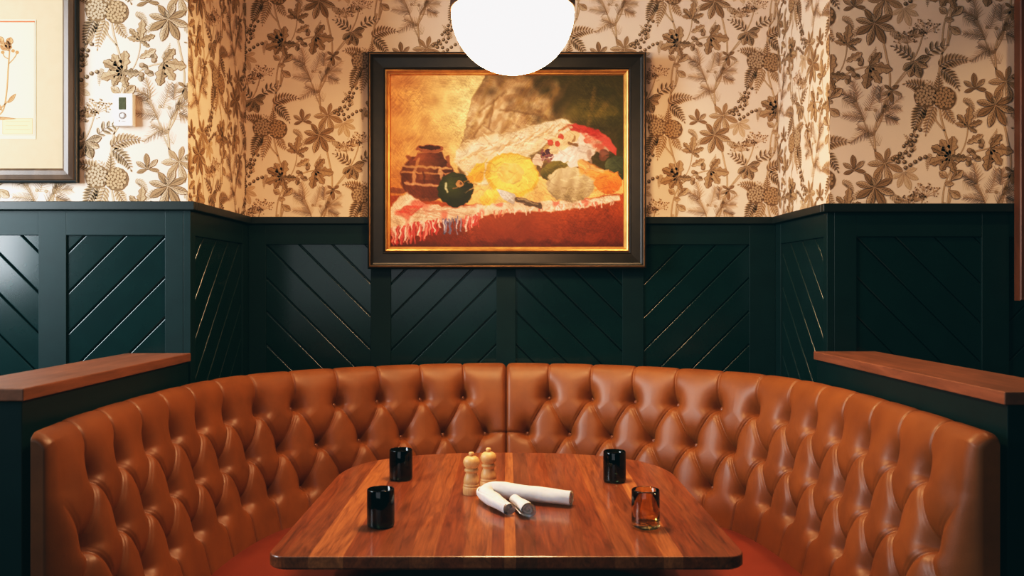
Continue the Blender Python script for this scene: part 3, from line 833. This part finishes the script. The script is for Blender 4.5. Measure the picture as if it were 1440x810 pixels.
# ------------------------------------------------------------------ painting in its frame
def noise2(h, w, cell, seed):
    r = np.random.RandomState(seed); gh, gw = int(h / cell) + 3, int(w / cell) + 3
    g = r.rand(gh, gw); y = np.arange(h) / cell; x = np.arange(w) / cell
    yi, xi = y.astype(int), x.astype(int); fy, fx = y - yi, x - xi
    fy = (fy * fy * (3 - 2 * fy))[:, None]; fx = (fx * fx * (3 - 2 * fx))[None]
    a = g[np.ix_(yi, xi)]; b = g[np.ix_(yi, xi + 1)]; c = g[np.ix_(yi + 1, xi)]; d = g[np.ix_(yi + 1, xi + 1)]
    return (a * (1 - fx) + b * fx) * (1 - fy) + (c * (1 - fx) + d * fx) * fy - .5
def paint(w=560, h=414):
    u = 120 + (np.arange(w) + .5) / w * 805; v = 118 + (np.arange(h) + .5) / h * 594
    U0, V0 = np.meshgrid(u, v)
    n1, n2, n3 = noise2(h, w, 9, 1), noise2(h, w, 9, 2), noise2(h, w, 3, 3)
    n4, n5 = noise2(h, w, 40, 4), noise2(h, w, 22, 5)
    st = np.sin((U0 * .8 + V0) * .10 + n4 * 9) * .5
    Ux, Vx = U0 + n1 * 7 + n3 * 1.5, V0 + n2 * 7 + n3 * 1.5
    I = np.zeros((h, w, 3))
    c = lambda *a: np.array(a, float)
    def lay(mask, col):
        nonlocal I
        m = np.clip(mask, 0, 1)[..., None]; I = I * (1 - m) + np.asarray(col) * m
    def lerp(a, b, t): t = np.clip(t, 0, 1)[..., None]; return c(*a) * (1 - t) + c(*b) * t
    def ell(cx, cy, rx, ry, rot=0.0, soft=.06):
        ca, sa = math.cos(rot), math.sin(rot); dx, dy = Ux - cx, Vx - cy
        X, Y = (dx * ca + dy * sa) / rx, (-dx * sa + dy * ca) / ry
        d = np.hypot(X, Y); return np.clip((1 - d) / soft + .5, 0, 1), X, Y
    def poly(pts, soft=3.0, wob=1.0):
        X, Y = U0 + (Ux - U0) * wob, V0 + (Vx - V0) * wob
        ins = np.zeros((h, w), bool); dm = np.full((h, w), 1e9)
        n = len(pts)
        for i in range(n):
            (x0, y0), (x1, y1) = pts[i], pts[(i + 1) % n]
            if y0 != y1:
                cr = ((y0 > Y) != (y1 > Y)) & (X < (x1 - x0) * (Y - y0) / (y1 - y0) + x0); ins ^= cr
            L2 = (x1 - x0) ** 2 + (y1 - y0) ** 2 or 1
            t = np.clip(((X - x0) * (x1 - x0) + (Y - y0) * (y1 - y0)) / L2, 0, 1)
            dm = np.minimum(dm, np.hypot(X - x0 - t * (x1 - x0), Y - y0 - t * (y1 - y0)))
        return np.clip(np.where(ins, dm, -dm) / soft + .5, 0, 1)
    def stroke(x0, y0, x1, y1, r, col, a=1.0, soft=2.5):
        dx, dy = x1 - x0, y1 - y0; t = np.clip(((Ux - x0) * dx + (Vx - y0) * dy) / (dx * dx + dy * dy + 1e-6), 0, 1)
        d = np.hypot(Ux - x0 - t * dx, Vx - y0 - t * dy); lay(np.clip((r - d) / soft + .5, 0, 1) * a, col)
    rnd = random.Random(4)
    # wall behind
    I[:] = lerp((214, 140, 70), (246, 190, 116), (U0 - 120) / 300 + n5 * .3)
    I += (np.exp(-((U0 - 400) / 110) ** 2 - ((V0 - 230) / 150) ** 2)[..., None]) * c(20, 38, 30)
    I -= (np.clip((V0 - 400) / 200, 0, 1))[..., None] * c(6, 20, 26)
    # dark hanging drape
    dr = poly([(460, 100), (435, 150), (405, 205), (388, 270), (378, 330), (350, 395), (360, 460), (940, 470), (940, 100)], 6)
    lay(dr, lerp((118, 88, 44), (70, 60, 22), (U0 - 470) / 260 + n4 * 1.1 + st * .35))
    lay(dr * np.clip(1.45 - np.hypot((U0 - 505) / 165, (V0 - 285) / 125) + n5 * .7, 0, 1) * .95, lerp((206, 158, 102), (240, 196, 140), st + .5 + n1 * 1.5))
    for x0, y0, x1, y1 in ((470, 135, 400, 320), (520, 130, 440, 300), (600, 150, 500, 330), (690, 180, 640, 300), (700, 170, 560, 240), (820, 170, 800, 290), (880, 200, 830, 260), (560, 205, 600, 280)):
        stroke(x0, y0, x1, y1, rnd.uniform(5, 11), (150, 112, 48), .35, 9)
    for x0, y0, x1, y1 in ((500, 240, 640, 262), (410, 330, 470, 240), (620, 240, 690, 300), (460, 300, 480, 210), (430, 250, 520, 180)):
        stroke(x0, y0, x1, y1, 4, (116, 84, 40), .5, 6)
    lay(dr * np.clip((U0 - 690) / 60, 0, 1) * np.clip((V0 - 190) / 60, 0, 1) * np.clip((300 - V0) / 40, 0, 1) * .55, (118, 104, 34))
    lay(dr * np.clip((U0 - 780) / 60, 0, 1) * np.clip(n5 * 3 + .2, 0, 1) * .6, (46, 44, 16))
    # light cloth sweep
    cl = poly([(345, 420), (350, 385), (378, 350), (450, 328), (540, 318), (640, 285), (710, 272), (750, 288), (735, 320), (660, 350), (620, 390), (560, 410), (520, 470), (430, 500), (390, 470)], 6)
    lay(cl, lerp((238, 190, 132), (252, 224, 178), .5 + n5 + st * .5))
    for k in range(13): stroke(360 + k * 27, 415 - k * 8 + rnd.uniform(-12, 12), 440 + k * 24, 372 - k * 7 + rnd.uniform(-12, 12), 2.5, (206, 148, 92), .6, 4)
    # table
    tb = poly([(100, 525), (350, 560), (620, 565), (940, 520), (940, 730), (100, 730)], 5)
    lay(tb, lerp((166, 72, 28), (112, 42, 16), (V0 - 560) / 130 + n4 * .5 + n5 * .35))
    lay(np.clip((V0 - 680 + n5 * 20) / 14, 0, 1) * np.clip((U0 - 330) / 160 + .25, 0, 1), (86, 28, 12))
    # dark hollow behind the jar foot
    lay(ell(150, 515, 40, 10)[0] * .7, (120, 60, 30))
    # jar
    m, X, Y = ell(252, 470, 92, 82); lay(m, lerp((146, 80, 34), (74, 34, 14), .25 + np.abs(X + .25) * .8 + n5 * .6))
    lay(poly([(215, 385), (302, 385), (312, 412), (205, 412)], 5), lerp((150, 82, 40), (88, 40, 18), (U0 - 215) / 80))
    lay(ell(260, 374, 47, 13)[0], (156, 88, 46)); lay(ell(260, 371, 36, 7)[0], (66, 28, 14))
    lay(ell(255, 500, 82, 42)[0] * (V0 > 478) * .85, lerp((112, 56, 26), (80, 32, 14), (U0 - 180) / 150))
    for (x0, y0, x1, y1, r, cc) in ((172, 432, 330, 440, 4, (206, 150, 90)), (168, 452, 330, 458, 3, (196, 136, 78)), (210, 440, 206, 492, 5, (196, 136, 84)), (296, 440, 300, 470, 6, (204, 146, 92)),
                                    (176, 490, 300, 498, 4, (210, 150, 98)), (186, 400, 200, 420, 6, (120, 62, 30)), (322, 402, 326, 432, 6, (132, 70, 34)), (222, 404, 216, 430, 4, (200, 130, 70)), (240, 452, 244, 484, 3, (90, 42, 18))):
        stroke(x0, y0, x1, y1, r, cc, .85, 4)
    # patterned cloth at the lower left
    c2 = poly([(125, 575), (150, 540), (185, 522), (240, 560), (340, 572), (430, 562), (540, 556), (650, 552), (760, 548), (905, 530), (910, 548), (800, 570), (690, 584), (560, 588), (430, 600), (380, 612), (250, 632), (165, 640), (122, 650)], 5)
    lay(c2, lerp((238, 186, 138), (252, 214, 170), .5 + n5 * 1.4))
    lay(c2 * np.clip(n5 * 5 - .6, 0, 1) * .8, (222, 92, 66))
    lay(poly([(150, 585), (185, 566), (240, 568), (200, 600)], 4) * .85, (208, 74, 50))
    for k in range(14): stroke(rnd.uniform(150, 420), rnd.uniform(560, 620), rnd.uniform(150, 420), rnd.uniform(560, 620), 1.6, (196, 120, 84), .5, 3)
    for k in range(120):
        t = rnd.random(); x = 126 + t * 300; y = 642 - 46 * t + rnd.uniform(-6, 10); ln = rnd.uniform(26, 60) * (1 - .25 * t)
        cc = rnd.choice([(232, 96, 78), (240, 150, 120), (214, 60, 48), (252, 214, 180), (200, 70, 56)])
        if .58 < t < .82: cc = rnd.choice([(110, 110, 128), (150, 140, 150), (84, 84, 100), (240, 200, 170)])
        stroke(x, y, x + rnd.uniform(-12, 8), y + ln, rnd.uniform(1.6, 3.4), cc, .85, 2.5)
    for k in range(60):
        x = rnd.uniform(420, 900); y = 590 - (x - 420) * .09; cc = rnd.choice([(250, 206, 168), (240, 150, 110), (252, 226, 196), (226, 96, 70)])
        if x > 850: cc = rnd.choice([(96, 104, 128), (232, 190, 160)])
        stroke(x, y, x + rnd.uniform(-14, 6), y + rnd.uniform(6, 22), 2, cc, .7, 2.5)
    lay(np.clip(1 - np.abs(V0 - 702 + n5 * 20) / 16, 0, 1) * (U0 < 330) * .7, (70, 30, 18))
    # round dark green squash
    m, X, Y = ell(348, 512, 60, 58); lay(m, lerp((78, 84, 26), (26, 32, 8), .25 + np.hypot(X + .3, Y + .3) * .7 + n5 * .4))
    stroke(314, 492, 320, 520, 4, (226, 214, 160), .8, 4); lay(ell(362, 492, 12, 10)[0], (190, 132, 72)); lay(ell(366, 490, 5, 4)[0], (96, 64, 28))
    # melon quarter, half and wedge
    lay(poly([(385, 470), (420, 425), (445, 420), (446, 470), (430, 492), (400, 486)], 5), lerp((252, 190, 64), (232, 138, 44), (V0 - 430) / 60))
    m, X, Y = ell(540, 462, 90, 75, .1); lay(m, (240, 170, 58))
    m2, X, Y = ell(544, 458, 80, 65, .1); lay(m2, lerp((255, 226, 104), (250, 190, 78), np.hypot(X, Y) * .8 + n1 * .5))
    m3, X, Y = ell(535, 456, 46, 36, .1); lay(m3 * .75, lerp((244, 196, 112), (232, 168, 86), .5 + n1 * 2 + n3))
    lay(poly([(425, 545), (455, 512), (490, 512), (496, 535), (470, 562), (440, 565)], 4), lerp((254, 206, 90), (240, 160, 60), (V0 - 515) / 50))
    # knife
    lay(poly([(486, 508), (548, 526), (556, 540), (545, 562), (510, 545), (498, 530)], 2.5, .3), lerp((236, 222, 200), (176, 156, 130), (U0 - 490) / 60))
    stroke(556, 545, 632, 566, 10, (92, 72, 48), 1, 3); stroke(560, 541, 626, 560, 2, (168, 140, 100), .8, 3)
    # plate with fruit pattern, berries
    m, X, Y = ell(742, 376, 84, 62, -.35); lay(m, lerp((252, 226, 196), (224, 184, 146), np.clip(X * .5 + .3, 0, 1) + n5 * .3))
    lay(ell(708, 352, 70, 26, -.5)[0] * .55, (244, 178, 96))
    for x, y in ((668, 354), (694, 357), (706, 334)): lay(ell(x, y, 11, 10)[0], (206, 82, 56))
    stroke(738, 356, 758, 362, 7, (128, 92, 48), .9); stroke(748, 345, 752, 332, 4, (136, 100, 56), .8); lay(ell(795, 345, 14, 10)[0], (206, 104, 76)); stroke(800, 380, 806, 420, 5, (176, 138, 110), .8, 5)
    lay(ell(628, 412, 18, 20)[0], (236, 190, 150))
    for k in range(24): lay(ell(656 + rnd.uniform(-18, 18), 396 + rnd.uniform(-17, 17), 5, 5)[0], rnd.choice([(92, 56, 60), (126, 78, 70), (70, 40, 48)]))
    # red cloth and dark squash at right
    lay(ell(895, 440, 42, 42)[0], lerp((92, 96, 56), (46, 52, 26), (U0 - 860) / 70 + n5))
    lay(poly([(715, 290), (760, 288), (820, 305), (868, 335), (896, 372), (895, 398), (866, 378), (838, 352), (790, 322), (742, 312)], 5), lerp((222, 88, 66), (170, 48, 36), .5 + n5 * 2.5))
    lay(poly([(770, 310), (830, 340), (870, 380), (850, 400), (812, 372)], 6) * .8, lerp((248, 190, 150), (226, 110, 80), .5 + n1 * 2)); lay(ell(850, 395, 18, 20)[0] * .8, (120, 72, 48))
    stroke(705, 288, 740, 300, 5, (226, 190, 140), .8); stroke(735, 295, 700, 312, 4, (172, 92, 50), .7)
    # squashes at right
    m, X, Y = ell(684, 448, 50, 32, -.25); lay(m, lerp((128, 112, 42), (72, 66, 22), .4 + Y * .5 + n5))
    m, X, Y = ell(738, 494, 82, 58); lay(m, lerp((222, 186, 134), (140, 118, 76), .35 + Y * .45 + np.cos(X * 12 + Y * 2) * .22 + n5 * .4))
    stroke(790, 440, 846, 470, 22, (244, 150, 70), 1, 8); m, X, Y = ell(866, 488, 46, 40); lay(m, lerp((250, 150, 62), (214, 98, 34), .4 + Y * .5 + n5)); stroke(776, 420, 792, 440, 13, (238, 158, 88), 1, 5)
    stroke(800, 432, 850, 452, 4, (255, 206, 136), .6, 6)
    # brush work: short hatching that follows the drape, and mottled pigment
    hb = np.zeros((h, w))
    for ang, seed in ((.9, 11), (2.2, 12), (.15, 13)):
        a, b = np.cos(ang), np.sin(ang); r = np.random.RandomState(seed); tex = r.rand(64, 256)
        uu = ((U0 * a + V0 * b) / 16).astype(int) % 64; vv = ((-U0 * b + V0 * a) / 2.4 + n4 * 6).astype(int) % 256
        hb += (tex[uu, vv] - .5) * np.clip(noise2(h, w, 60, seed) * 2 + .5, 0, 1)
    I = I * (1 + hb[..., None] * .17 + n5[..., None] * .16)
    for k in range(260):
        x, y = rnd.uniform(350, 900), rnd.uniform(300, 560); q = rnd.uniform(6, 22); a = rnd.uniform(-.9, .9)
        j, i_ = int((y - 118) / 594 * h), int((x - 120) / 805 * w); cc = I[j, i_] * rnd.choice([.78, .86, 1.1, 1.18]) 
        x0_, x1_ = x - q * math.cos(a), x + q * math.cos(a); y0_, y1_ = y - q * math.sin(a), y + q * math.sin(a)
        js = slice(max(0, j - 24), j + 24); iss = slice(max(0, i_ - 24), i_ + 24)
        dx, dy = x1_ - x0_, y1_ - y0_; Uq, Vq = Ux[js, iss], Vx[js, iss]
        t = np.clip(((Uq - x0_) * dx + (Vq - y0_) * dy) / (dx * dx + dy * dy), 0, 1); d = np.hypot(Uq - x0_ - t * dx, Vq - y0_ - t * dy)
        m_ = np.clip((rnd.uniform(1.2, 2.6) - d) / 2 + .5, 0, 1)[..., None] * .6; I[js, iss] = I[js, iss] * (1 - m_) + cc * m_
    I = I * np.array([.93, .94, 1.02]) 
    I = np.clip(I * (1 + n3[..., None] * .07 + n1[..., None] * .06), 0, 255)
    f = I / 255; return 1.0 * np.where(f <= .04045, f / 12.92, ((f + .055) / 1.055) ** 2.4)

YP = YB - .02 - .064               # frame front, clear of the chair rail
pic = thing('framed_painting', 'large still-life oil painting of squash and a jar in a dark gilt-edged frame', 'painting', (.003, YP + .03, CAM_H + .557))
FW, FH = 1.236, .962
bm = bmesh.new(); frame_sweep(bm, FW, FH, [(0, -.034), (0, .016), (.004, .026), (.010, .029), (.016, .026), (.021, .017), (.026, .014), (.066, .010), (.070, .012), (.076, .006), (.078, -.002), (.078, -.034), (0, -.034)])
obj('frame', bm, M['black_frame'], pic)
bm = bmesh.new(); frame_sweep(bm, FW - .1545, FH - .1545, [(0, -.012), (0, .010), (.004, .012), (.009, .009), (.013, .003), (.018, .001), (.022, -.006), (.022, -.012), (0, -.012)])
obj('gilt_slip', bm, M['gold'], pic)['label'] = 'thin gilt inner edge'
bm = bmesh.new(); frame_sweep(bm, FW - .016, FH - .016, [(0, .0275), (.0008, .0302), (.0028, .0308), (.0048, .0302), (.0056, .0275)])
obj('outer_bead', bm, M['bead'], pic)
img = paint(); hh, ww = img.shape[:2]
pw_, ph_ = FW - .18, FH - .18
gx = np.linspace(-pw_ / 2, pw_ / 2, ww); gz = np.linspace(ph_ / 2, -ph_ / 2, hh)
G = np.zeros((hh, ww, 3)); G[..., 0] = gx[None]; G[..., 2] = gz[:, None]; G[..., 1] = .006
o = grid_mesh('canvas', G, M['canvas'], pic)
at = o.data.color_attributes.new('tint', 'FLOAT_COLOR', 'POINT')
at.data.foreach_set('color', np.concatenate([img.reshape(-1, 3), np.ones((hh * ww, 1))], 1).astype(np.float32).ravel())
bm = bmesh.new(); box(bm, -FW / 2 + .03, FW / 2 - .03, .012, .03, -FH / 2 + .03, FH / 2 - .03); obj('backing_board', bm, M['frame_edge'], pic)

# ------------------------------------------------------------------ framed botanical print on the left wall
pr = thing('framed_print', 'bronze-framed botanical print with wide cream mat, on the left papered wall', 'framed print', (-1.98, YL + BACK - .004, CAM_H + .83))
W2, H2 = .80, .90
bm = bmesh.new(); frame_sweep(bm, W2, H2, [(0, .002), (0, .018), (.004, .022), (.008, .023)]); obj('frame_edge', bm, M['frame_edge'], pr)
bm = bmesh.new(); frame_sweep(bm, W2 - .016, H2 - .016, [(0, .023), (.004, .026), (.020, .030), (.036, .028), (.044, .024), (.044, .004)]); obj('frame', bm, M['bronze_frame'], pr)
bm = bmesh.new(); box(bm, -W2 / 2 + .03, W2 / 2 - .03, -.020, -.006, -H2 / 2 + .03, H2 / 2 - .03); obj('mat_board', bm, M['mat_board'], pr)
def botanical():
    P = Prims(); br = ((.24, .09, .035), (.42, .19, .07), (.60, .33, .15)); rd = (.55, .16, .06)
    # sheet metres*1000 ; right edge of sheet at 250
    P.line(-250, 295, 250, 295, 6, (.62, .12, .05), 1); P.line(-250, -145, 250, -145, 1, (.5, .35, .2), 1); P.line(248, -145, 248, 295, 1.4, (.55, .35, .2), 1)
    P.stem([(60, -85), (110, -55), (126, 20), (132, 110), (137, 180)], 4, br, 2); P.stem([(133, 130), (155, 155), (165, 175)], 2.5, br, 2); P.stem([(134, 150), (118, 160), (112, 175)], 2.5, br, 2)
    P.stem([(85, -65), (115, -30), (150, 5)], 4, br, 2); P.stem([(0, -80), (60, -80)], 4, br, 2)
    P.leaf(132, -20, .9, 45, 7, br, 4); P.leaf(110, -50, 2.2, 60, 7, br, 4); P.leaf(20, -78, -.02, 140, 6, br, 4)
    for (x, y, a) in ((137, 180, 1.8), (137, 182, 2.5), (128, 195, 1.2), (120, 205, 2.3)): P.leaf(x, y, a, 42, 12, br, 4, 'obov', 3)
    for (x, y) in ((165, 176), (112, 176), (140, 196), (150, 182)): P.disc(x, y, 7, br[1], 5)
    bx = (.55, .36, .17)
    P.quad(((112, -140), (222, -140), (222, -80), (112, -80)), (.70, .52, .27), 3)
    for (x0, y0, x1, y1) in ((112, -140, 222, -140), (112, -80, 222, -80), (112, -140, 112, -80), (222, -140, 222, -80)): P.line(x0, y0, x1, y1, 2, bx, 4)
    for k in range(3): P.line(122, -92 - k * 16, 212 - 8 * (k % 2), -92 - k * 16, 1.6, bx, 4)
    q, c, l = P.arrays(); q[..., 1] = q[..., 1] * .95 - 30; q[..., 0] = np.where(np.abs(q[..., 0]) < 240, q[..., 0] + 20, q[..., 0]); return q / 1000, c, l
px_ = W2 / 2 - .05 - .105 - .25
print_mesh('print_sheet', M['print'], (.66, .56, .38), botanical(), (px_, -.0215, -.108), (1, 0, 0), (0, 0, 1), (0, -1, 0), -.254, .254, -.182, .258, pr, .0001)
# ------------------------------------------------------------------ thermostat
th = thing('thermostat', 'small white wall thermostat with grey display on the left papered wall', 'thermostat', (-1.4085, YL + BACK - .003, CAM_H + .648))
bm = bmesh.new(); box(bm, -.036, .036, -.026, .0, -.060, .060, .004); obj('thermostat_body', bm, M['plastic'], th)
bm = bmesh.new(); box(bm, -.0165, .0105, -.0272, -.020, .000, .0450, .0006); obj('display', bm, M['lcd'], th)
bm = bmesh.new(); lathe(bm, [(.0085, 0), (.0125, 0), (.0130, .001), (.0125, .002), (.0085, .002), (.0085, 0)], 28)
for v in bm.verts: v.co = Vector((v.co.x - .003, -.0262 - v.co.z, v.co.y - .0220))
o = obj('dial_ring', bm, M['grey'], th)
bm = bmesh.new(); lathe(bm, [(0, 0), (.0075, 0), (.0072, .0022), (0, .0025)], 24)
for v in bm.verts: v.co = Vector((v.co.x - .003, -.0262 - v.co.z, v.co.y - .0220))
obj('dial', bm, M['plastic'], th)
bm = bmesh.new(); box(bm, -.0165, -.0115, -.0268, -.024, -.0445, -.0395); box(bm, -.006, .009, -.0266, -.024, -.0435, -.0410); obj('maker_mark', bm, M['grey'], th)

# ------------------------------------------------------------------ wooden frame cut by the picture edge at right
rf = thing('framed_picture', 'tall red-brown wooden frame on the right wall, cut off by the picture edge', 'framed picture', (1.910 + .35, YR - .024, CAM_H + .60))
bm = bmesh.new(); frame_sweep(bm, .70, 1.31, [(0, 0), (0, .036), (.004, .040), (.050, .034), (.058, .026), (.062, .008), (.062, 0), (0, 0)])
obj('moulding', bm, M['frame_wood'], rf)
bm = bmesh.new(); box(bm, -.30, .30, -.010, 0, -.60, .60); obj('inner_panel', bm, M['mirror_dark'], rf)

# ------------------------------------------------------------------ light
def area(name, loc, target, sx, sy, power, col, spread=180):
    l = bpy.data.lights.new(name, 'AREA'); l.shape = 'RECTANGLE'; l.size = sx; l.size_y = sy; l.energy = power; l.color = col; l.spread = math.radians(spread)
    o = bpy.data.objects.new(name, l); COL.objects.link(o); o.location = loc
    o.rotation_euler = (Vector(target) - Vector(loc)).to_track_quat('-Z', 'Y').to_euler()
    return o
area('daylight_window', (-3.3, 1.75, 2.2), (-1.6, 3.2, 1.9), 1.3, 1.6, 62, (.88, .94, 1.0), 120)
area('front_window', (-1.2, -1.6, 2.0), (0.3, 3.0, 1.0), 2.6, 1.8, 17, (.95, .95, 1.0)).data.specular_factor = 0.6
for x, y, e in ((-.66, 3.30, 62), (.66, 3.30, 62), (1.95, 2.70, 60)):  # booth downlight pair; the far right spot is an added fill brightening the right wall
    l = bpy.data.lights.new('downlight_and_fill', 'SPOT'); l.energy = e; l.color = (1, .66, .36); l.spot_size = math.radians(86); l.spot_blend = .9; l.shadow_soft_size = .05
    o = bpy.data.objects.new('downlight_and_fill', l); COL.objects.link(o); o.location = (x, y, CEIL - .03)
w = bpy.data.worlds.new('room_ambience'); scene.world = w; w.use_nodes = True
bg = w.node_tree.nodes['Background']; bg.inputs['Color'].default_value = (.55, .75, .80, 1); bg.inputs['Strength'].default_value = 0.03

# ------------------------------------------------------------------ camera and look
cd = bpy.data.cameras.new('camera'); cam = bpy.data.objects.new('camera', cd); COL.objects.link(cam)
cam.location = (0, 0, CAM_H); cam.rotation_euler = (PI / 2, 0, 0)
cd.sensor_width = 36; cd.lens = 1227 / 1440 * 36
cd.shift_x = 8 / 1440; cd.shift_y = -3 / 1440
cd.clip_start = .05
cd.dof.use_dof = True; cd.dof.focus_distance = 3.2; cd.dof.aperture_fstop = 5.0
scene.camera = cam
vs = scene.view_settings
scene.display_settings.display_device = 'sRGB'
vs.view_transform = 'Standard'; vs.look = 'None'; vs.exposure = 0; vs.gamma = 1
vs.use_curve_mapping = True
cm = vs.curve_mapping; cm.extend = 'HORIZONTAL'
def curve(c, pts):
    c.points[0].location = pts[0]; c.points[1].location = pts[-1]
    for p in pts[1:-1]: c.points.new(*p)
curve(cm.curves[3], [(0, 0), (.03, .018), (.12, .10), (.30, .33), (.60, .70), (1, 1)])
curve(cm.curves[0], [(0, .0010), (.5, .5), (1, .90)])
curve(cm.curves[1], [(0, .0062), (.5, .5), (1, .88)])
curve(cm.curves[2], [(0, .0075), (.5, .5), (1, .88)])
cm.update()
scene.cycles.use_denoising = True
scene.cycles.max_bounces = 10; scene.cycles.transmission_bounces = 8
